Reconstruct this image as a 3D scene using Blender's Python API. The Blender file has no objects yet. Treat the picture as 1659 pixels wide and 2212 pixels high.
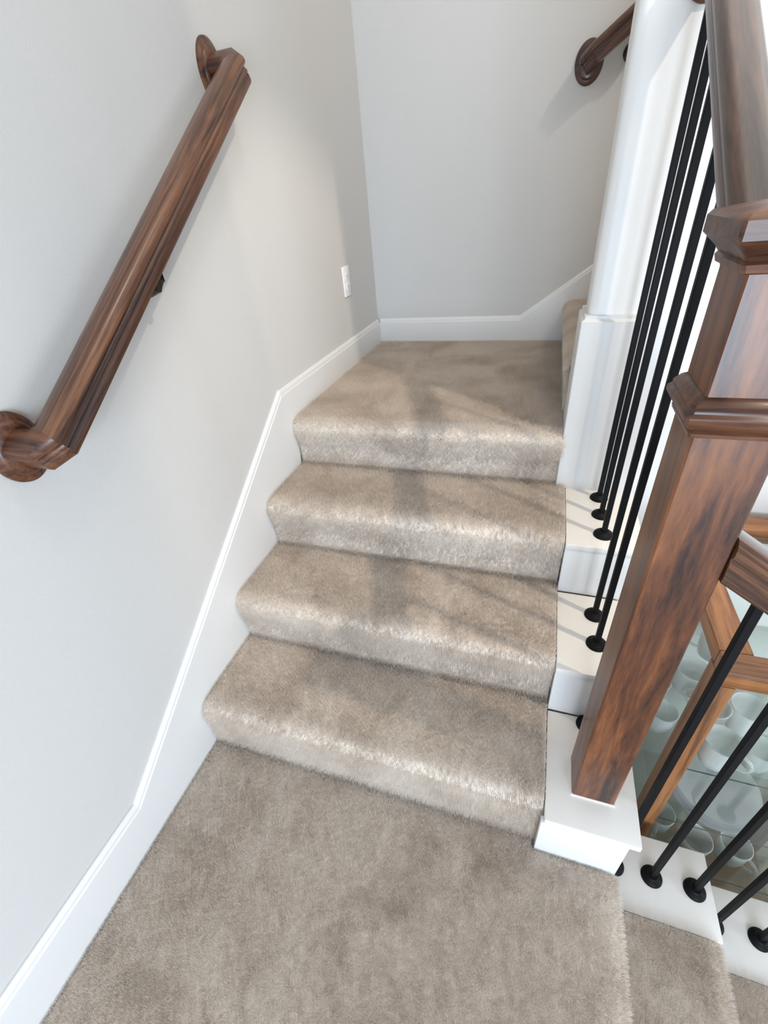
import bpy, bmesh, math, random
from mathutils import Vector, Matrix, noise
random.seed(7)
scene = bpy.context.scene
COL = scene.collection
PI = math.pi

# ---------------------------------------------------------------- dimensions (metres)
H = 0.18          # riser
RUN = 0.275       # tread going, flight up
W = 0.955         # carpet width
Y4 = 1.861        # back wall face of the baseboard
LW = 3 * RUN      # start of the upper landing
DX = 1.13         # edge of the lower landing, flight down
DRUN = 0.27
FLOOR = -1.44
SL = H / RUN

# ---------------------------------------------------------------- materials
def new_mat(name):
    m = bpy.data.materials.new(name); m.use_nodes = True
    nt = m.node_tree; b = nt.nodes['Principled BSDF']
    return m, nt, b
def N(nt, t, **kw):
    n = nt.nodes.new(t)
    for k, v in kw.items(): setattr(n, k, v)
    return n
def ramp(nt, fac, stops):
    r = N(nt, 'ShaderNodeValToRGB'); e = r.color_ramp.elements
    while len(e) < len(stops): e.new(.5)
    for i, (p, c) in enumerate(stops):
        e[i].position = p; e[i].color = (*c, 1)
    nt.links.new(fac, r.inputs[0]); return r.outputs[0]
def noise_tex(nt, vec, scale, detail=4, rough=.55, dist=0):
    n = N(nt, 'ShaderNodeTexNoise'); n.inputs['Scale'].default_value = scale
    n.inputs['Detail'].default_value = detail; n.inputs['Roughness'].default_value = rough
    n.inputs['Distortion'].default_value = dist
    nt.links.new(vec, n.inputs['Vector']); return n.outputs['Fac']
def bump(nt, b, h, strength, dist):
    n = N(nt, 'ShaderNodeBump'); n.inputs['Strength'].default_value = strength
    n.inputs['Distance'].default_value = dist
    nt.links.new(h, n.inputs['Height']); nt.links.new(n.outputs[0], b.inputs['Normal'])
def position(nt):
    return N(nt, 'ShaderNodeNewGeometry').outputs['Position']

def paint(name, col, rough, bscale=None, bstr=.15, bdist=.0006, spec=.5):
    m, nt, b = new_mat(name)
    b.inputs['Base Color'].default_value = (*col, 1)
    b.inputs['Roughness'].default_value = rough
    b.inputs['Specular IOR Level'].default_value = spec
    if bscale:
        p = position(nt)
        bump(nt, b, noise_tex(nt, p, bscale, 3), bstr, bdist)
    return m

def wood(name, direction, dark, mid, light, rough=.28, gs=1.0, coat=.35, along=3.2, dist=1.2):
    """grain runs along direction (world)"""
    m, nt, b = new_mat(name)
    d = Vector(direction).normalized()
    up = Vector((0.31, .1, 1)) if abs(d.z) < .9 else Vector((1, .2, 0))
    s = d.cross(up).normalized(); t = d.cross(s).normalized()
    pos = position(nt)
    comb = N(nt, 'ShaderNodeCombineXYZ')
    for i, (v, k) in enumerate(((d, along), (s, 42), (t, 42))):
        dp = N(nt, 'ShaderNodeVectorMath', operation='DOT_PRODUCT')
        nt.links.new(pos, dp.inputs[0]); dp.inputs[1].default_value = tuple(v * k * gs)
        nt.links.new(dp.outputs['Value'], comb.inputs[i])
    n1 = noise_tex(nt, comb.outputs[0], .9, 5, .6, dist)
    n2 = noise_tex(nt, comb.outputs[0], 6, 4, .7, .3)
    mx = N(nt, 'ShaderNodeMath', operation='MULTIPLY_ADD')
    nt.links.new(n2, mx.inputs[0]); mx.inputs[1].default_value = .35
    nt.links.new(n1, mx.inputs[2])
    c = ramp(nt, mx.outputs[0], [(.5, dark), (.66, mid), (.86, light)])
    nt.links.new(c, b.inputs['Base Color'])
    b.inputs['Roughness'].default_value = rough
    b.inputs['Coat Weight'].default_value = coat
    b.inputs['Coat Roughness'].default_value = .18
    bump(nt, b, n2, .12, .0006)
    return m

def carpet(name):
    m, nt, b = new_mat(name)
    pos = position(nt)
    big = noise_tex(nt, pos, 5.5, 3, .55, .6)
    mid = noise_tex(nt, pos, 38, 4, .6)
    fine = noise_tex(nt, pos, 520, 2, .6)
    a = N(nt, 'ShaderNodeMath', operation='MULTIPLY_ADD')
    nt.links.new(mid, a.inputs[0]); a.inputs[1].default_value = .35; nt.links.new(big, a.inputs[2])
    a2 = N(nt, 'ShaderNodeMath', operation='MULTIPLY_ADD')
    nt.links.new(fine, a2.inputs[0]); a2.inputs[1].default_value = .42; nt.links.new(a.outputs[0], a2.inputs[2])
    c = ramp(nt, a2.outputs[0], [(.50, (.56, .48, .41)), (.85, (.78, .69, .605)), (1.0, (.85, .77, .69))])
    nt.links.new(c, b.inputs['Base Color'])
    b.inputs['Roughness'].default_value = 1
    b.inputs['Specular IOR Level'].default_value = .05
    b.inputs['Sheen Weight'].default_value = .04
    b.inputs['Sheen Roughness'].default_value = .45
    b.inputs['Sheen Tint'].default_value = (.86, .88, .92, 1)
    bump(nt, b, fine, .6, .003)
    return m

def glass(name, tint=(.93, .96, .94), rough=.03, body=.0, bodycol=(.8, .82, .82)):
    m, nt, b = new_mat(name); nt.nodes.remove(b)
    out = nt.nodes['Material Output']
    tr = N(nt, 'ShaderNodeBsdfTransparent'); tr.inputs[0].default_value = (*tint, 1)
    gl = N(nt, 'ShaderNodeBsdfGlossy'); gl.inputs['Roughness'].default_value = rough
    lf = N(nt, 'ShaderNodeLayerWeight'); lf.inputs[0].default_value = .5
    pw = N(nt, 'ShaderNodeMath', operation='POWER'); nt.links.new(lf.outputs['Facing'], pw.inputs[0]); pw.inputs[1].default_value = 4
    fr = N(nt, 'ShaderNodeMath', operation='MULTIPLY_ADD'); nt.links.new(pw.outputs[0], fr.inputs[0]); fr.inputs[1].default_value = .55; fr.inputs[2].default_value = .03
    mx = N(nt, 'ShaderNodeMixShader')
    nt.links.new(fr.outputs[0], mx.inputs[0])
    first = tr.outputs[0]
    if body:
        df = N(nt, 'ShaderNodeBsdfDiffuse'); df.inputs[0].default_value = (*bodycol, 1)
        m2 = N(nt, 'ShaderNodeMixShader')
        lw = N(nt, 'ShaderNodeLayerWeight'); lw.inputs[0].default_value = .35
        mm = N(nt, 'ShaderNodeMath', operation='MULTIPLY_ADD')
        nt.links.new(lw.outputs['Facing'], mm.inputs[0]); mm.inputs[1].default_value = body * 1.6; mm.inputs[2].default_value = body * .35
        nt.links.new(mm.outputs[0], m2.inputs[0])
        nt.links.new(tr.outputs[0], m2.inputs[1]); nt.links.new(df.outputs[0], m2.inputs[2]); first = m2.outputs[0]
    nt.links.new(first, mx.inputs[1]); nt.links.new(gl.outputs[0], mx.inputs[2])
    nt.links.new(mx.outputs[0], out.inputs[0])
    return m

M_WALL = paint('wall paint', (.575, .568, .556), .75, 420, .30, .0012, .25)
M_TRIM = paint('white trim paint', (.70, .70, .695), .38)
M_CAPW = paint('white cap paint', (.81, .775, .73), .35)
M_WHITEWALL = paint('white wall paint', (.80, .80, .79), .4, 420, .2, .0008)
M_CEIL = paint('ceiling paint', (.75, .75, .74), .8)
M_IRON = paint('black iron', (.004, .004, .005), .55, None, spec=.15)
M_BRONZE = paint('dark bronze', (.02, .013, .01), .35)
M_PLASTIC = paint('white plastic', (.82, .82, .83), .3)
M_CARPET = carpet('beige plush carpet')
DK, MD, LT = (.020, .0075, .005), (.088, .034, .017), (.20, .085, .040)
D2, E2, L2 = (.016, .0075, .006), (.048, .021, .014), (.092, .041, .025)
UP = (0, RUN, H)
M_WOODUP = wood('brown wood, grain up the stair', UP, DK, MD, LT, .33, 1, .25, 2.2)
M_WOODX = wood('brown wood, grain sideways', (1, 0, 0), (.022, .008, .005), (.085, .030, .014), (.16, .063, .028), .42, 1, .1)
M_WOODGR = wood('dark wood, grain up the open rail', UP, D2, E2, L2, .33, 1.3)
M_WOODDN = wood('brown wood, grain down the stair', (DRUN, 0, -H), (.02, .008, .005), (.07, .03, .016), (.2, .09, .045), .17, 1.2, .8, 2)
M_WOODBK = wood('brown wood, grain up the back wall', (DRUN, 0, H), D2, (.055, .02, .011), (.10, .04, .02))
M_WOODZ = wood('brown wood, grain upright', (0, .12, 1), (.018, .006, .0035), (.100, .031, .011), (.225, .078, .024), .40, .60, .15, .95, .45)
OK_, OM, OL = (.13, .05, .018), (.29, .115, .038), (.43, .18, .06)
M_OAKZ = wood('oak, grain upright', (0, 0, 1), OK_, OM, OL, .4, .7, .1)
M_OAKX = wood('oak, grain sideways', (1, 0, 0), OK_, OM, OL, .4, .7, .1)
M_OAKY = wood('oak, grain in depth', (0, 1, 0), OK_, OM, OL, .4, .7, .1)
M_FLOOR = wood('pale wood floor', (1, 0, 0), (.30, .25, .18), (.42, .36, .27), (.5, .45, .35), .4, .35, 0)
M_PANE = glass('clear pane', (.96, .975, .965))
M_SHELF = glass('glass shelf', (.94, .962, .95))
M_SHELFEDGE = paint('green glass edge', (.03, .06, .05), .2)
M_CUP = glass('mug glass', (.93, .94, .935), .06, .50, (.86, .87, .86))
M_RIM = glass('thick glass rim', (.9, .9, .9), .1, .62, (.95, .95, .94))
M_PLATE = glass('plate glass', (.955, .965, .965), .08, .55, (.92, .94, .97))

# ---------------------------------------------------------------- geometry helpers
def link_mesh(name, verts, faces, m, parent=None, smooth=False):
    me = bpy.data.meshes.new(name); me.from_pydata([tuple(v) for v in verts], [], faces)
    bm = bmesh.new(); bm.from_mesh(me)
    bmesh.ops.remove_doubles(bm, verts=bm.verts, dist=1e-6)
    bmesh.ops.recalc_face_normals(bm, faces=bm.faces); bm.to_mesh(me); bm.free()
    me.materials.append(m)
    if smooth:
        for p in me.polygons: p.use_smooth = True
    o = bpy.data.objects.new(name, me); COL.objects.link(o)
    if parent:
        o.parent = parent
        o.matrix_parent_inverse = Matrix.Translation(-parent.location)
    return o
def bm_obj(name, bm, m, parent=None, smooth=False):
    bmesh.ops.recalc_face_normals(bm, faces=bm.faces)
    me = bpy.data.meshes.new(name); bm.to_mesh(me); bm.free()
    me.materials.append(m)
    if smooth:
        for p in me.polygons: p.use_smooth = True
        try: me.set_sharp_from_angle(angle=math.radians(38))
        except Exception: pass
    o = bpy.data.objects.new(name, me); COL.objects.link(o)
    if parent:
        o.parent = parent
        o.matrix_parent_inverse = Matrix.Translation(-parent.location)
    return o
def add_box(bm, x0, x1, y0, y1, z0, z1, bev=0, seg=2):
    r = bmesh.ops.create_cube(bm, size=1)
    vs = r['verts']
    for v in vs:
        v.co = Vector(((x0 + x1) / 2 + v.co.x * (x1 - x0), (y0 + y1) / 2 + v.co.y * (y1 - y0), (z0 + z1) / 2 + v.co.z * (z1 - z0)))
    if bev:
        es = list({e for v in vs for e in v.link_edges})
        bmesh.ops.bevel(bm, geom=es, offset=bev, segments=seg, affect='EDGES', profile=.5)
def box_obj(name, x0, x1, y0, y1, z0, z1, m, parent=None, bev=0, seg=2):
    bm = bmesh.new(); add_box(bm, x0, x1, y0, y1, z0, z1, bev, seg)
    return bm_obj(name, bm, m, parent, smooth=bev > 0)
def sweep(rings, closed_profile=True, cap=True):
    """rings: list of equal-length point lists -> verts, faces"""
    n = len(rings[0]); V = [p for r in rings for p in r]; F = []
    for i in range(len(rings) - 1):
        for j in range(n if closed_profile else n - 1):
            k = (j + 1) % n
            F.append((i * n + j, i * n + k, (i + 1) * n + k, (i + 1) * n + j))
    if cap and closed_profile:
        F.append(tuple(range(n))); F.append(tuple((len(rings) - 1) * n + j for j in reversed(range(n))))
    return V, F
def sweep_obj(name, rings, m, parent=None, smooth=True, closed=True, cap=True):
    V, F = sweep(rings, closed, cap)
    bm = bmesh.new(); vs = [bm.verts.new(v) for v in V]
    for f in F:
        try: bm.faces.new([vs[i] for i in f])
        except ValueError: pass
    return bm_obj(name, bm, m, parent, smooth)
def lathe_rings(prof, centre, axis, seg=40, squash=(1, 1)):
    """prof: (radius, distance along axis)"""
    a = Vector(axis).normalized()
    t = Vector((0, 0, 1)) if abs(a.z) < .9 else Vector((1, 0, 0))
    s = a.cross(t).normalized(); t = s.cross(a).normalized()
    c = Vector(centre)
    return [[c + a * d + (s * math.cos(2 * PI * i / seg) * squash[0] + t * math.sin(2 * PI * i / seg) * squash[1]) * max(r, 1e-4) for i in range(seg)] for r, d in prof]
def tube_rings(pts, rad, seg=12):
    pts = [Vector(p) for p in pts]; R = []
    for i, p in enumerate(pts):
        d = (pts[min(i + 1, len(pts) - 1)] - pts[max(i - 1, 0)]).normalized()
        t = Vector((0, 0, 1)) if abs(d.z) < .9 else Vector((0, 1, 0))
        s = d.cross(t).normalized(); t = s.cross(d).normalized()
        rr = rad[i] if isinstance(rad, (list, tuple)) else rad
        R.append([p + (s * math.cos(2 * PI * k / seg) + t * math.sin(2 * PI * k / seg)) * rr for k in range(seg)])
    return R
def empty(name, loc, label, cat, group=None):
    o = bpy.data.objects.new(name, None); COL.objects.link(o); o.location = loc
    o.empty_display_size = .05
    tag(o, label, cat, group); return o
def tag(o, label, cat, group=None):
    o['label'] = label; o['category'] = cat
    if group: o['group'] = group
    return o
def struct(o, label=None, cat=None):
    o['kind'] = 'structure'
    if label: o['label'] = label
    if cat: o['category'] = cat
    return o

# ---------------------------------------------------------------- the shell
struct(box_obj('wall_left', -.12, -.014, -1.75, Y4 + .13, -.25, 3.6, M_WALL), 'pale grey painted wall on the left of the stair', 'wall')
struct(box_obj('wall_back', -.014, 3.7, Y4 + .014, Y4 + .13, -.25, 3.6, M_WALL), 'pale grey painted wall behind the upper landing', 'wall')
struct(box_obj('ceiling', -.12, 3.7, -1.75, Y4 + .13, 3.6, 3.7, M_CEIL), 'white ceiling', 'ceiling')
struct(box_obj('floor', DX, 4.6, -1.75, LW, FLOOR - .1, FLOOR, M_FLOOR), 'pale wood floor of the level below', 'floor')

# the white wall between the flights: a bullnosed end facing the stair
def bullnose_outline(x0, x1, y0, y1, r, seg=8):
    P = []
    for k in range(seg + 1):
        a = PI + PI / 2 * k / seg
        P.append((x0 + r + r * math.cos(a), y0 + r + r * math.sin(a)))
    P.append((x1, y0)); P.append((x1, y1))
    for k in range(seg + 1):
        a = PI / 2 + PI / 2 * k / seg
        P.append((x0 + r + r * math.cos(a), y1 - r + r * math.sin(a)))
    return P
ol = bullnose_outline(.940, 3.7, LW, LW + .125, .024)
struct(sweep_obj('wall_right', [[(x, y, z) for x, y in ol] for z in (FLOOR, 3.6)], M_WHITEWALL), 'white wall with a rounded end at the right of the upper landing', 'wall')
# skirt wrapped around the foot of that wall end
ol = bullnose_outline(.925, 1.128, LW - .016, LW + .141, .003, 3)
rings = [[(x, y, z) for x, y in ol] for z in (3 * H, 1.046)]
ol2 = bullnose_outline(.932, 1.128, LW - .008, LW + .133, .003, 3)
rings += [[(x, y, 1.052) for x, y in ol2], [(x, y, 1.060) for x, y in ol2]]
struct(sweep_obj('trim_1', rings, M_TRIM), 'white skirting wrapped around the foot of the white wall end', 'trim')

# baseboards (a stepped profile carried along a polyline)
def baseboard(name, top, bot, place, m=M_TRIM):
    ts = sorted({t for t, _ in top} | {t for t, _ in bot})
    def ev(pl, t):
        for (a, za), (b, zb) in zip(pl, pl[1:]):
            if a - 1e-9 <= t <= b + 1e-9: return za + (zb - za) * (t - a) / (b - a)
    rings = []
    for t in ts:
        zt, zb = ev(top, t), ev(bot, t)
        sec = [(-.0135, zb), (0, zb), (0, zt - .022), (-.0022, zt - .018), (-.0030, zt - .010), (-.006, zt - .004), (-.009, zt), (-.0135, zt)]
        rings.append([place(t, u, z) for u, z in sec])
    return sweep_obj(name, rings, m, smooth=False)
struct(baseboard('baseboard_left', [(-1.7, .165), (-.27, .165), (.775, .850), (Y4, .848)],
                 [(-1.7, -.012), (-.02, -.012), (.26, .165), (.535, .345), (.805, .525), (.835, .705), (Y4, .705)],
                 lambda t, u, z: (u, t, z)), 'white skirting climbing the left wall beside the stair', 'baseboard')
struct(baseboard('baseboard_back', [(0, .848), (.715, .848), (2.4, .848 + .7 * 1.685)],
                 [(0, .705), (.90, .705), (2.4, .705 + .66 * 1.5)],
                 lambda t, u, z: (t, Y4 - u, z)), 'white skirting along the back wall, rising to the right', 'baseboard')

# ---------------------------------------------------------------- carpeted steps
def carpet_mesh(name, prof, a0, a1, place, cell=.0075, label=None, parent=None, amp=.0016, endamp=.0015):
    """prof: polyline (u, v) in the section plane, swept from a0 to a1"""
    P = [Vector(p) for p in prof]; S = [P[0]]
    for a, b in zip(P, P[1:]):
        n = max(1, int(round((b - a).length / cell)))
        for k in range(1, n + 1): S.append(a.lerp(b, k / n))
    n = max(1, int((a1 - a0) / cell)); V = []; F = []
    nrm = []
    for i, p in enumerate(S):
        d = (S[min(i + 1, len(S) - 1)] - S[max(i - 1, 0)]).normalized(); nrm.append(Vector((-d.y, d.x)))
    for i, p in enumerate(S):
        for j in range(n + 1):
            a = a0 + (a1 - a0) * j / n
            q = place(a, p.x, p.y)
            k = amp * (noise.noise(Vector(q) * 170) + .8 * noise.noise(Vector(q) * 30))
            pp = p + nrm[i] * k
            if j in (0, n): a += endamp * noise.noise(Vector(q) * 200)
            V.append(place(a, pp.x, pp.y))
    m = n + 1
    for i in range(len(S) - 1):
        for j in range(n): F.append((i * m + j, i * m + j + 1, (i + 1) * m + j + 1, (i + 1) * m + j))
    return link_mesh(name, V, F, M_CARPET, parent, True)
def step_profile(u0, v0, u1, rise=H, over=.014, rad=.026, drop=True):
    """riser foot (u0,v0), nosing, tread back to u1; u grows into the flight"""
    top = v0 + rise; pr = [(u0, v0 - .01), (u0, v0 + rise * .45)]
    cu = u0 - over + rad; cv = top - rad
    for k in range(9):
        a = PI + .35 - (PI / 2 + .35) * k / 8
        pr.append((cu + rad * math.cos(a), cv + rad * math.sin(a)))
    pr.append((u1, top)); return pr
names = ['lowest carpeted step of the flight up, the newel post standing at its right end',
         'second carpeted step up, with the two-bar white cap at its right end',
         'third carpeted step up, just below the upper landing, with the three-bar white cap']
for k in range(3):
    u0 = k * RUN
    o = carpet_mesh('carpeted_step', step_profile(u0, k * H, u0 + RUN + .004, over=(.004, .016, .016)[k]), .0008, W - .001, lambda a, u, v: (a, u, v))
    tag(o, names[k], 'step', 'beige carpeted steps of the flight up')
# upper landing with its nosing
o = carpet_mesh('floor', step_profile(LW, 3 * H, Y4 - .001, over=.02), .0008, .934, lambda a, u, v: (a, u, v), cell=.009)
struct(o, 'beige carpeted upper landing and its front edge', 'floor')
# flight beyond, turning right
for k in range(4):
    o = carpet_mesh('carpeted_step', step_profile(.935 + k * DRUN, 4 * H + k * H, .935 + (k + 1) * DRUN + .004), LW + .142, Y4 - .001, lambda a, u, v: (u, a, v), cell=.012)
    tag(o, ['first carpeted step turning right off the upper landing behind the white wall end',
            'second carpeted step of the flight hidden behind the white wall', 'third carpeted step of the flight hidden behind the white wall',
            'fourth carpeted step of the flight hidden behind the white wall'][k], 'step', 'carpeted steps behind the white wall')
# lower landing: top, nosing and the riser down, u runs to -X
pr = [(-(DX), -H - .005), (-(DX), -.10)]
rad = .03
for k in range(9):
    a = PI + .3 - (PI / 2 + .3) * k / 8
    pr.append((-(DX) - .006 + rad + rad * math.cos(a), -rad + rad * math.sin(a)))
pr.append((-.0008, 0))
o = carpet_mesh('floor', pr, -1.25, -.0008, lambda a, u, v: (-u, a, v), cell=.009)
# the strip under the white block is cut back
bm = bmesh.new(); bm.from_mesh(o.data)
bmesh.ops.delete(bm, geom=[v for v in bm.verts if v.co.x > .953 and v.co.y > -.027], context='VERTS')
bm.to_mesh(o.data); bm.free()
struct(o, 'beige carpeted lower landing in the foreground', 'floor')
dn = ['carpeted step directly below the lower landing, flight down on the right', 'second carpeted step down from the lower landing, at the bottom right corner']
for k in range(1, 8):
    x1 = DX + k * DRUN - .012
    pr = [(-x1, -(k + 1) * H - .005), (-x1, -(k + .55) * H)]
    for q in range(9):
        a = PI + .3 - (PI / 2 + .3) * q / 8
        pr.append((-x1 - .006 + rad + rad * math.cos(a), -k * H - rad + rad * math.sin(a)))
    pr.append((-(x1 - DRUN) + .004, -k * H))
    if k == 7: pr = [(u, max(v, FLOOR)) for u, v in pr]
    o = carpet_mesh('carpeted_step', pr, -1.02, -.037, lambda a, u, v: (-u, a, v), cell=.009 if k < 3 else .02)
    tag(o, dn[k - 1] if k < 3 else 'carpeted step far down the flight below the lower landing', 'step', None if k < 3 else 'carpeted steps lower down the flight')
# solid carriages under the carpets
def stair_solid(name, pts, place, b0, b1, m=M_TRIM):
    return sweep_obj(name, [[place(b, u, v) for u, v in pts] for b in (b0, b1)], m, smooth=False)
pts = [(-1.74, -.25), (-1.74, -.012), (.012, -.012)]
for k in range(4):
    pts += [(k * RUN + .012, (k + 1) * H - .012), ((k + 1) * RUN + .012 if k < 3 else Y4, (k + 1) * H - .012)]
pts += [(Y4, -.25)]
struct(stair_solid('trim_2', pts, lambda b, u, v: (b, u, v), .002, W - .004), 'white stair carcass under the carpet', 'trim')

# ---------------------------------------------------------------- white caps and their knee walls
def cap(name, x0, x1, y0, y1, z, label, over, face):
    e = empty(name, ((x0 + x1) / 2, (y0 + y1) / 2, z - .02), label, 'stair cap', None)
    box_obj('cap_board', x0, x1, y0, y1, z - .020, z, M_CAPW, e, .003)
    if face: box_obj('face_board', *face, M_TRIM, e, .002)
    return e
FX = 1.132
capl = ['lowest white cap beside the flight up, carrying the newel post',
        'middle white cap beside the flight up, with two black bars on it',
        'top white cap with three black bars, at the foot of the white wall']
for k in range(3):
    y0 = k * RUN - .034; y1 = (k + 1) * RUN - .034 if k < 2 else LW
    cap('stair_cap', W + .0005, 1.152, y0, y1 - .0005, (k + 1) * H, capl[k], 0,
        (W + .0005 - (.006 if k == 0 else 0), FX, y0 + .002, y0 + .018, k * H + (-.012 if k == 0 else .0005), (k + 1) * H - .0205))
    # body of the knee wall under this cap
pts = []
for k in range(3):
    pts += [(k * RUN + .0, k * H + (-.02 if k == 0 else .0)), (k * RUN, (k + 1) * H - .021)]
pts = [(0, FLOOR), (0, H - .021), (RUN - .003, H - .021), (RUN - .003, 2 * H - .021), (2 * RUN - .003, 2 * H - .021), (2 * RUN - .003, 3 * H - .021), (LW - .001, 3 * H - .021), (LW - .001, FLOOR)]
struct(stair_solid('wall_stair', pts, lambda b, u, v: (b, u, v), W + .003, FX - .003), 'white knee wall under the caps of the flight up', 'wall')
box = None
capd = ['white cap one step below the landing, carrying three black bars',
        'white cap two steps below the landing, beside the second step down']
for k in range(1, 8):
    x0 = DX + (k - 1) * DRUN + (.004 if k == 1 else .0055); x1 = DX + k * DRUN + .004
    o = box_obj('stair_cap', x0, x1, -.036, .153, -k * H - .020, -k * H, M_CAPW, None, .003)
    tag(o, capd[k - 1] if k < 3 else 'white cap further down the flight below the landing', 'stair cap', None if k < 3 else 'white caps lower down the flight')
pts = [(DX + .003, FLOOR)]
for k in range(1, 8):
    pts += [(DX + (k - 1) * DRUN + .003, -k * H - .021), (DX + k * DRUN - .014, -k * H - .021)]
pts += [(DX + 7 * DRUN - .014, FLOOR)]
struct(stair_solid('wall_lower', pts, lambda b, u, v: (u, b, v), -.030, .143), 'white knee wall under the caps of the flight down', 'wall')
pts = [(DX + .003, FLOOR)]
for k in range(1, 8):
    pts += [(DX + (k - 1) * DRUN + .003, -k * H - .014), (DX + k * DRUN - .026, -k * H - .014)]
pts += [(DX + 7 * DRUN - .026, FLOOR)]
struct(stair_solid('trim_3', pts, lambda b, u, v: (u, b, v), -1.02, -.038), 'white stair carcass of the flight down', 'trim')
struct(box_obj('wall_under', .02, DX - .03, -1.74, -.035, FLOOR, -.06, M_TRIM), 'white wall under the lower landing', 'wall')

# ---------------------------------------------------------------- handrails
def rail_profile(hw, hh):
    half = [(0, 1.0), (.45, .97), (.78, .86), (.97, .62), (1.0, .38), (.90, .20), (.76, .12), (.74, .0), (.84, -.10), (.86, -.24), (.80, -.34), (.84, -.44), (.86, -.80), (.78, -1.0)]
    pr = [(u * hw, v * hh) for u, v in half]
    return pr + [(-u, v) for u, v in reversed(pr[1:])]
def wall_rail(name, c0, c1, outward, label, group, mrail, mret, brackets, hw=.029, hh=.030, top_end=True, cat='handrail'):
    """c0, c1 ends of the rail axis; outward = unit vector away from the wall"""
    c0, c1, o_ = Vector(c0), Vector(c1), Vector(outward)
    d = (c1 - c0).normalized(); n = o_.cross(d)
    if n.z < 0: n = -n
    pr = rail_profile(hw, hh)
    dist = abs(c0.dot(o_)) if True else 0
    e = empty(name, tuple(c0 - o_ * WALLD), label, cat, group)
    A = .022; T = math.tan(PI / 8)
    def ring_a(c, s): return [c - d * (s * A) + o_ * u + d * (s * u * T) + n * v for u, v in pr]
    def ring_b(c, s): return [c - o_ * A + o_ * (u * T) + d * (s * u) + n * v for u, v in pr]
    sweep_obj('rail', [ring_a(c0, -1), ring_a(c1, 1) if top_end else [c1 + o_ * u + n * v for u, v in pr]], mrail, e)
    ends = [(c0, -1)] + ([(c1, 1)] if top_end else [])
    for c, s in ends:
        wallpt = c - o_ * (WALLD - .012)
        sweep_obj('return_end', [ring_a(c, s), ring_b(c, s), [wallpt + d * (s * u) + n * v for u, v in pr]], mret, e)
        w0 = c - o_ * WALLD
        prof = [(.0, .017), (.040, .017), (.044, .015), (.047, .011), (.055, .009), (.059, .006), (.060, 0), (.0, 0)]
        sweep_obj('rosette', lathe_rings(prof, w0, o_, 48, (.82, 1.07)), mret, e)
    for t in brackets:
        c = c0.lerp(c1, t); under = c - n * hh
        w0 = c - o_ * WALLD - Vector((0, 0, .085))
        pts = [w0, w0 + o_ * .022, w0 + o_ * .042 + Vector((0, 0, .002)), w0 + o_ * (WALLD * .82) + Vector((0, 0, .010)), w0 + o_ * WALLD + Vector((0, 0, .026)), under - n * .002]
        f = sweep_obj('bracket', tube_rings(pts, [.010, .009, .009, .009, .009, .009], 12), M_BRONZE, e)
        sweep_obj('wall_plate', lathe_rings([(0, .008), (.022, .008), (.028, .004), (.029, 0), (0, 0)], w0, o_, 28), M_BRONZE, f)
        r = []
        for s in (-.028, -.018, .018, .028):
            r.append([under + d * s + o_ * (.013 * math.cos(q * PI / 5)) - n * (.006 * math.sin(q * PI / 5)) for q in range(6)])
        sweep_obj('saddle', r, M_BRONZE, f)
    return e

WALLD = .081
wall_rail('wall_handrail', (.067, -.060, 1.050), (.067, .800, 1.647), (1, 0, 0),
          'brown wooden handrail on the left wall, both ends turned into round rosettes', None, M_WOODUP, M_WOODX, [.44])
WALLD = .078
wall_rail('wall_handrail', (.885, Y4 + .014 - .078, 1.705), (2.3, Y4 + .014 - .078, 1.705 + 1.415 * .668), (0, -1, 0),
          'dark wooden handrail on the back wall, rising out of sight behind the white wall', None, M_WOODBK, M_WOODBK, [.098, .75], top_end=False)

# ---------------------------------------------------------------- newel post
NX, NY, NW = 1.058, .083, .045
def square_rings(prof, cx, cy, bev=.003):
    R = []
    for hw, z in prof:
        b = min(bev, hw * .3); p = []
        for sx, sy in ((1, 1), (-1, 1), (-1, -1), (1, -1)):
            a = (sx * hw, sy * (hw - b)); c = (sx * (hw - b), sy * hw)
            p += [a, c] if sx * sy > 0 else [c, a]
        R.append([(cx + x, cy + y, z) for x, y in p])
    return R
nw = empty('newel_post', (NX, NY, H), 'square dark stained wooden newel post with moulded collar and cap', 'newel post')
def flat_obj(name, rings, m, parent): return sweep_obj(name, rings, m, parent, smooth=True)
flat_obj('post', square_rings([(NW, H + .003), (NW, 1.262)], NX, NY), M_WOODZ, nw)
flat_obj('base_trim', square_rings([(NW + .002, H), (NW + .002, H + .004)], NX, NY, .001), M_CAPW, nw)
flat_obj('collar', square_rings([(NW + .0005, 1.088), (NW + .005, 1.090), (NW + .006, 1.095), (NW + .004, 1.098), (NW + .011, 1.104), (NW + .015, 1.110), (NW + .015, 1.117), (NW + .011, 1.121), (NW + .011, 1.126), (NW + .005, 1.134), (NW + .0005, 1.137)], NX, NY), M_WOODX, nw)
flat_obj('cap', square_rings([(NW + .0005, 1.258), (NW + .005, 1.260), (NW + .007, 1.267), (NW + .005, 1.270), (NW + .009, 1.276), (NW + .017, 1.284), (NW + .021, 1.288), (NW + .021, 1.304), (NW + .017, 1.309), (NW - .010, 1.314), (.004, 1.319)], NX, NY), M_WOODX, nw)

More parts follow.
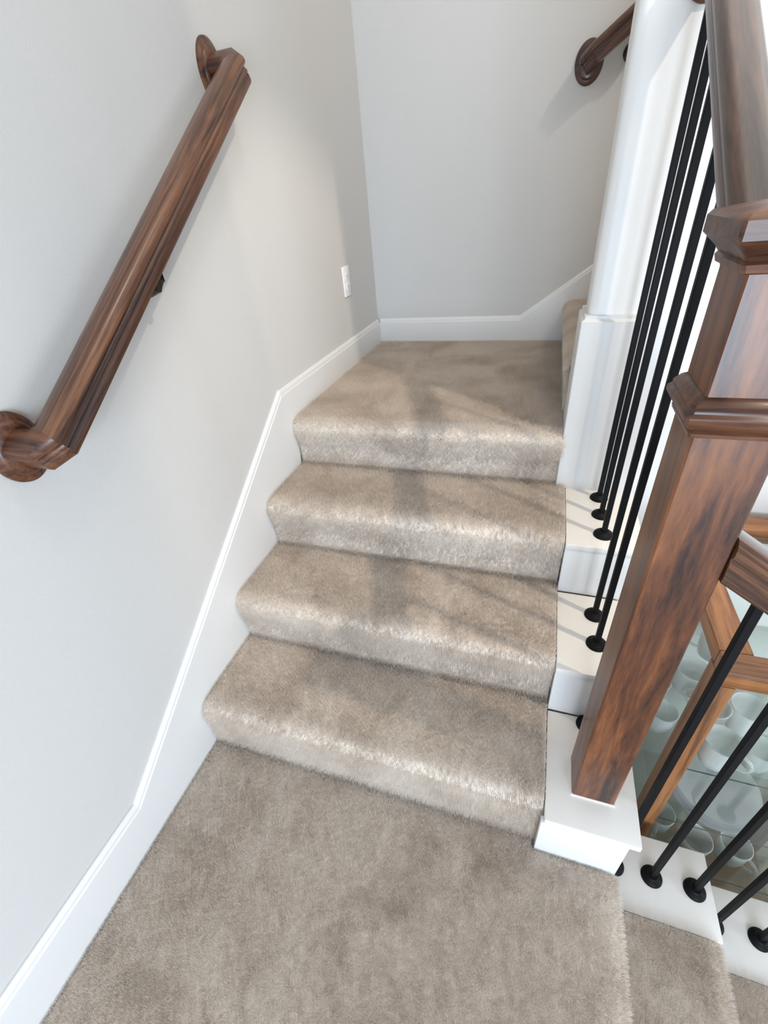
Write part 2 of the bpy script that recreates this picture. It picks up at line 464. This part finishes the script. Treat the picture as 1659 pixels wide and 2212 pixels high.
# ---------------------------------------------------------------- open balustrade rails
HW = .0285
def guard_rail(name, p0, p1, lateral, m, label, rosette=None, HH=.027):
    p0, p1, l = Vector(p0), Vector(p1), Vector(lateral)
    d = (p1 - p0).normalized(); k = 1 / math.sqrt(d.x ** 2 + d.y ** 2)
    pr = rail_profile(HW, HH)
    e = empty(name, tuple(p0), label, 'handrail')
    sweep_obj('rail', [[p + l * u + Vector((0, 0, v * k)) for u, v in pr] for p in (p0, p1)], m, e)
    if rosette:
        prof = [(0, .016), (.040, .016), (.046, .012), (.056, .009), (.062, .004), (.062, 0), (0, 0)]
        sweep_obj('rosette', lathe_rings(prof, p1 - Vector((0, 0, .004)), rosette, 48, (.85, 1.55)), M_WOODX, e)
    return e
RX = 1.052; RZ0 = 1.3475 + .655 * (.129 - .29)
def railz(y): return RZ0 + .655 * (y - .129)
guard_rail('handrail', (RX, NY + NW + .0005, railz(NY + NW)), (RX, LW - .0005, railz(LW)), (1, 0, 0), M_WOODGR,
           'dark stained wooden handrail rising from the back of the newel post to the white wall', (0, -1, 0))
RY = .058; RD0 = .915
def dz(x): return RD0 - .665 * (x - 1.103)
guard_rail('handrail', (NX + NW + .0005, RY, dz(NX + NW)), (2.9, RY, dz(2.9)), (0, -1, 0), M_WOODDN,
           'dark wooden handrail running down to the right from the newel post', HH=.0325)

# ---------------------------------------------------------------- iron bars
def baluster_proto():
    e = bpy.data.objects.new('baluster', None); COL.objects.link(e); e.empty_display_size = .05
    bm = bmesh.new(); add_box(bm, -.0066, .0066, -.0066, .0066, 0, 1, .0012, 1)
    s = bm_obj('bar', bm, M_IRON, None, True); s.parent = e
    prof = [(.0078, .017), (.0125, .0165), (.0135, .0135), (.0165, .0115), (.0225, .0085), (.0252, .005), (.0258, .001), (.0258, 0), (.0078, 0)]
    f = sweep_obj('shoe', lathe_rings(prof, (0, 0, 0), (0, 0, 1), 32), M_IRON); f.parent = e
    return e
proto = baluster_proto(); first = True
def put_bar(x, y, z, ztop, label, group):
    global first
    if first: e = proto; kids = list(proto.children); first = False
    else:
        e = proto.copy(); COL.objects.link(e); kids = []
        for c in proto.children:
            k = c.copy(); COL.objects.link(k); k.parent = e; kids.append(k)
    e.location = (x, y, z); tag(e, label, 'baluster', group)
    for k in kids:
        if k.name.startswith('bar'): k.scale = (1, 1, ztop - z)
G = 'black iron bars of the balustrade'
up = [(.222, 1, 'black iron bar directly behind the newel post, alone on the lowest white cap'),
      (.341, 2, 'black iron bar on the middle white cap, the nearer of its two'),
      (.442, 2, 'black iron bar on the middle white cap, the farther of its two'),
      (.576, 3, 'black iron bar on the top white cap, nearest the camera of its three'),
      (.672, 3, 'black iron bar in the middle of the three on the top white cap'),
      (.765, 3, 'black iron bar on the top white cap, closest to the white wall')]
for y, k, l in up: put_bar(RX, y, k * H, railz(y) - .030, l, G)
dn_ = [(1.171, 1, 'black iron bar, its foot half hidden by the white block under the newel'),
       (1.262, 1, 'black iron bar in the middle of the cap one step below the landing'),
       (1.361, 1, 'black iron bar at the right end of the cap one step below the landing'),
       (1.453, 2, 'black iron bar whose foot is cut off by the edge of the cap above it'),
       (1.560, 2, 'black iron bar farthest right, on the cap two steps below the landing'),
       ]
for x, k, l in dn_: put_bar(x, RY, -k * H, dz(x) - .036, l, G)

# ---------------------------------------------------------------- outlet plate
e = empty('wall_outlet', (-.014, 1.497, 1.08), 'white wall outlet plate low on the left wall near the corner', 'outlet')
box_obj('cover_plate', -.014, -.0075, 1.461, 1.533, 1.022, 1.140, M_PLASTIC, e, .002)
for z in (1.060, 1.101):
    f = box_obj('socket', -.0076, -.0060, 1.480, 1.514, z - .014, z + .014, M_PLASTIC, e, .0007)
    bm = bmesh.new()
    for y in (1.490, 1.504): add_box(bm, -.0061, -.0057, y - .001, y + .001, z - .003, z + .005)
    bm_obj('slot', bm, M_IRON, f)

# ---------------------------------------------------------------- glass display cabinet on the level below
CX0, CX1, CY0, CY1, CT = 1.264, 2.05, .200, .798, .507
cb = empty('display_cabinet', ((CX0 + CX1) / 2, (CY0 + CY1) / 2, FLOOR), 'oak framed glass display cabinet seen below the balustrade', 'cabinet')
PW, PD = .028, .075
for x0, x1 in ((CX0, CX0 + PW), (CX1 - PW, CX1)):
    for y0, y1 in ((CY0, CY0 + PD), (CY1 - PD, CY1)):
        box_obj('post', x0, x1, y0, y1, FLOOR + .06, CT - .048, M_OAKZ, cb, .002)
for y0, y1 in ((CY0, CY0 + .058), (CY1 - .07, CY1)):
    box_obj('top_rail', CX0, CX1, y0, y1, CT - .047, CT, M_OAKX, cb, .003)
for x0, x1 in ((CX0, CX0 + .062), (CX1 - .062, CX1)):
    box_obj('top_rail', x0, x1, CY0 + .059, CY1 - .071, CT - .047, CT - .001, M_OAKY, cb, .003)
box_obj('top_pane', CX0 + .050, CX1 - .050, CY0 + .05, CY1 - .06, CT - .020, CT - .014, M_PANE, cb)
box_obj('front_pane', CX0 + PW - .004, CX1 - PW + .004, CY0 + .012, CY0 + .016, FLOOR + .12, CT - .045, M_PANE, cb)
for x in (CX0 + .010, CX1 - .014):
    box_obj('side_pane', x, x + .004, CY0 + PD - .004, CY1 - PD + .004, FLOOR + .12, CT - .045, M_PANE, cb)
box_obj('base', CX0, CX1, CY0, CY1, FLOOR, FLOOR + .12, M_OAKX, cb, .004)
box_obj('back_panel', CX0 + PW, CX1 - PW, CY1 - .016, CY1 - .008, FLOOR + .12, CT - .047, paint('cabinet back', (.74, .73, .70), .5), cb)
shelves = [.094, -.192, -.48, -.78, -1.06]
for z in shelves:
    s = box_obj('shelf', CX0 + PW + .002, CX1 - PW - .002, CY0 + .022, CY1 - .02, z - .006, z, M_SHELF, cb)
    box_obj('shelf_edge', CX0 + PW + .002, CX1 - PW - .002, CY0 + .0205, CY0 + .0218, z - .0055, z - .002, M_SHELFEDGE, s)

# glass mugs and plates standing on its shelves
def mug_proto():
    prof = [(0, .0), (.030, 0), (.0345, .004), (.040, .030), (.0425, .085), (.0430, .090), (.0410, .090), (.0395, .080), (.0370, .030), (.030, .009), (0, .007)]
    m = sweep_obj('glass_mug', lathe_rings(prof, (0, 0, 0), (0, 0, 1), 36), M_CUP)
    pts = [(.0395 + .030 * math.sin(a) , 0, .047 + .027 * math.cos(a)) for a in [PI * k / 12 for k in range(13)]]
    h = sweep_obj('handle', tube_rings([(x, 0, z) for x, _, z in pts], .0045, 8), M_CUP); h.parent = m
    r = sweep_obj('rim', lathe_rings([(.0405, .088), (.0432, .088), (.0440, .0905), (.0418, .0925), (.0400, .0905)], (0, 0, 0), (0, 0, 1), 36), M_RIM, cap=False); r.parent = m
    return m
mp = mug_proto(); mf = True
def put_mug(x, y, z, rz, label, group, s=1):
    global mf
    if mf: o = mp; mf = False
    else:
        o = mp.copy(); COL.objects.link(o)
        for c in mp.children:
            k = c.copy(); COL.objects.link(k); k.parent = o
    o.location = (x, y, z + .0003); o.rotation_euler = (0, 0, rz); o.scale = (s, s, s); tag(o, label, 'mug', group)
mugs = [(1.455, .378, 'clear glass mug behind the front pane, right of the others on the top shelf'),
        (1.368, .262, 'clear glass mug nearest the front pane on the top shelf, its handle to the right'),
        (1.366, .364, 'clear glass mug behind the nearest one on the top shelf of the cabinet'),
        (1.345, .470, 'clear glass mug seen through the left side pane, farther from the front'),
        (1.462, .500, 'clear glass mug towards the back of the top shelf, under the glass top'),
        (1.440, .615, 'clear glass mug at the back left of the top shelf')]
for i, (x, y, l) in enumerate(mugs):
    put_mug(x, y, shelves[0], (-.3, -.5, 2.2, .5, 1.2, 2.9)[i], l, 'glass mugs on the top glass shelf')
def plate_obj(z0):
    prof = [(0, 0), (.062, 0), (.066, .001), (.102, .0105), (.110, .0125), (.1105, .0140), (.101, .0125), (.065, .0035), (0, .0025)]
    return sweep_obj('glass_plate', lathe_rings(prof, (0, 0, 0), (0, 0, 1), 64), M_PLATE)
pp = plate_obj(0)
for i in range(8):
    o = pp if i == 0 else pp.copy()
    if i: COL.objects.link(o)
    o.location = (1.455 + .001 * math.sin(i * 2.1), .330 + .001 * math.cos(i * 1.7), shelves[1] + .0003 + i * .0072)
    tag(o, 'bottom clear glass plate of the stack on the second cabinet shelf' if i == 0 else ('top clear glass plate of the stack on the second cabinet shelf' if i == 7 else 'clear glass plate inside the stack on the second cabinet shelf'), 'plate', 'stack of glass plates')
low = [(1.345, .52, 1, 'clear glass mug on the second shelf near the left side pane, behind the plates'),
       (1.345, .64, 1, 'clear glass mug at the back left of the second cabinet shelf'),
       (1.60, .46, 1, 'clear glass mug on the second shelf, right of the plate stack'),
       (1.47, .285, 2, 'clear glass mug on the third shelf, right beneath the plate stack'),
       (1.375, .335, 2, 'clear glass mug on the third shelf near the left front post'),
       (1.58, .30, 2, 'clear glass mug on the third shelf, right of the others')]
for i, (x, y, k, l) in enumerate(low): put_mug(x, y, shelves[k], i * 1.1, l, 'glass mugs on the lower shelves', 1.0)

# ---------------------------------------------------------------- carpet pile
def pile(o, density, seed):
    area = sum(p.area for p in o.data.polygons)
    md = o.modifiers.new('pile', 'PARTICLE_SYSTEM'); ps = md.particle_system; st = ps.settings
    ps.seed = seed; st.type = 'HAIR'; st.count = int(area * density); st.hair_length = .0036; st.hair_step = 2
    st.use_advanced_hair = True
    st.emit_from = 'FACE'; st.use_modifier_stack = False
    st.normal_factor = .0036; st.factor_random = .0010
    st.render_step = 2; st.display_step = 2
    st.root_radius = .9; st.tip_radius = .35; st.radius_scale = .00075; st.use_close_tip = False
    st.use_hair_bspline = False
for i, o in enumerate([o for o in list(scene.objects) if o.type == 'MESH' and (o.name.startswith('carpeted_step') or o.name.startswith('floor')) and o.data.materials[0] == M_CARPET]):
    hidden = 'hidden' in o.get('label', '') or 'far down' in o.get('label', '')
    if not hidden: pile(o, 150000, i)

# ---------------------------------------------------------------- light
w = bpy.data.worlds.new('daylight'); scene.world = w; w.use_nodes = True
w.node_tree.nodes['Background'].inputs[0].default_value = (.97, .985, 1.0, 1)
w.node_tree.nodes['Background'].inputs[1].default_value = .43
def lamp(kind, name, loc, target, energy, col, **kw):
    d = bpy.data.lights.new(name, kind); d.energy = energy; d.color = col
    for k, v in kw.items(): setattr(d, k, v)
    o = bpy.data.objects.new(name, d); COL.objects.link(o); o.location = loc
    o.rotation_euler = (Vector(target) - Vector(loc)).to_track_quat('-Z', 'Y').to_euler(); return o
lamp('SPOT', 'stairwell_downlight', (2.4, -.2, 3.45), (.6, .97, .8), 212, (1, .87, .71), spot_size=math.radians(37.5), spot_blend=.42, shadow_soft_size=.045)
lamp('POINT', 'upper_flight_light', (1.85, 1.12, 2.85), (0, 0, 0), 30, (1, .90, .78), shadow_soft_size=.03)
lamp('AREA', 'window_light', (1.5, -2.9, .75), (.9, 1.2, .5), 150, (.73, .86, 1.0), shape='RECTANGLE', size=1.8, size_y=1.3)
lamp('AREA', 'side_window_light', (4.4, -.6, .5), (1.1, -.4, 0), 62, (.88, .94, 1.0), shape='RECTANGLE', size=1.4, size_y=1.8)
lamp('POINT', 'landing_ceiling_light', (1.2, .2, 3.3), (0, 0, 0), 22, (1, .85, .68), shadow_soft_size=.12)

# ---------------------------------------------------------------- camera
R = [[0.94839967, 0.30566402, -0.08430639], [0.10829979, -0.56216768, -0.81990161], [-0.29800875, 0.76846406, -0.56626299]]
C = (0.83611539, -0.52212305, 1.3422688)
cd = bpy.data.cameras.new('camera'); cam = bpy.data.objects.new('camera', cd); COL.objects.link(cam)
m = Matrix.Identity(4)
for i in range(3):
    m[i][0] = R[0][i]; m[i][1] = -R[1][i]; m[i][2] = -R[2][i]; m[i][3] = C[i]
cam.matrix_world = m
cd.sensor_fit = 'HORIZONTAL'; cd.sensor_width = 36; cd.lens = 960.61 / 1659 * 36
cd.clip_start = .02; cd.clip_end = 50
scene.camera = cam
vs = scene.view_settings
vs.view_transform = 'Standard'; vs.look = 'None'; vs.gamma = 1; vs.use_curve_mapping = False; vs.exposure = -0.1
cy = scene.cycles
cy.transparent_max_bounces = 20; cy.max_bounces = 7; cy.diffuse_bounces = 4; cy.glossy_bounces = 3; cy.transmission_bounces = 4
scene.cycles_curves.shape = 'RIBBONS'; scene.cycles_curves.subdivisions = 1
cy.use_adaptive_sampling = True; cy.adaptive_threshold = .03
cy.caustics_reflective = False; cy.caustics_refractive = False
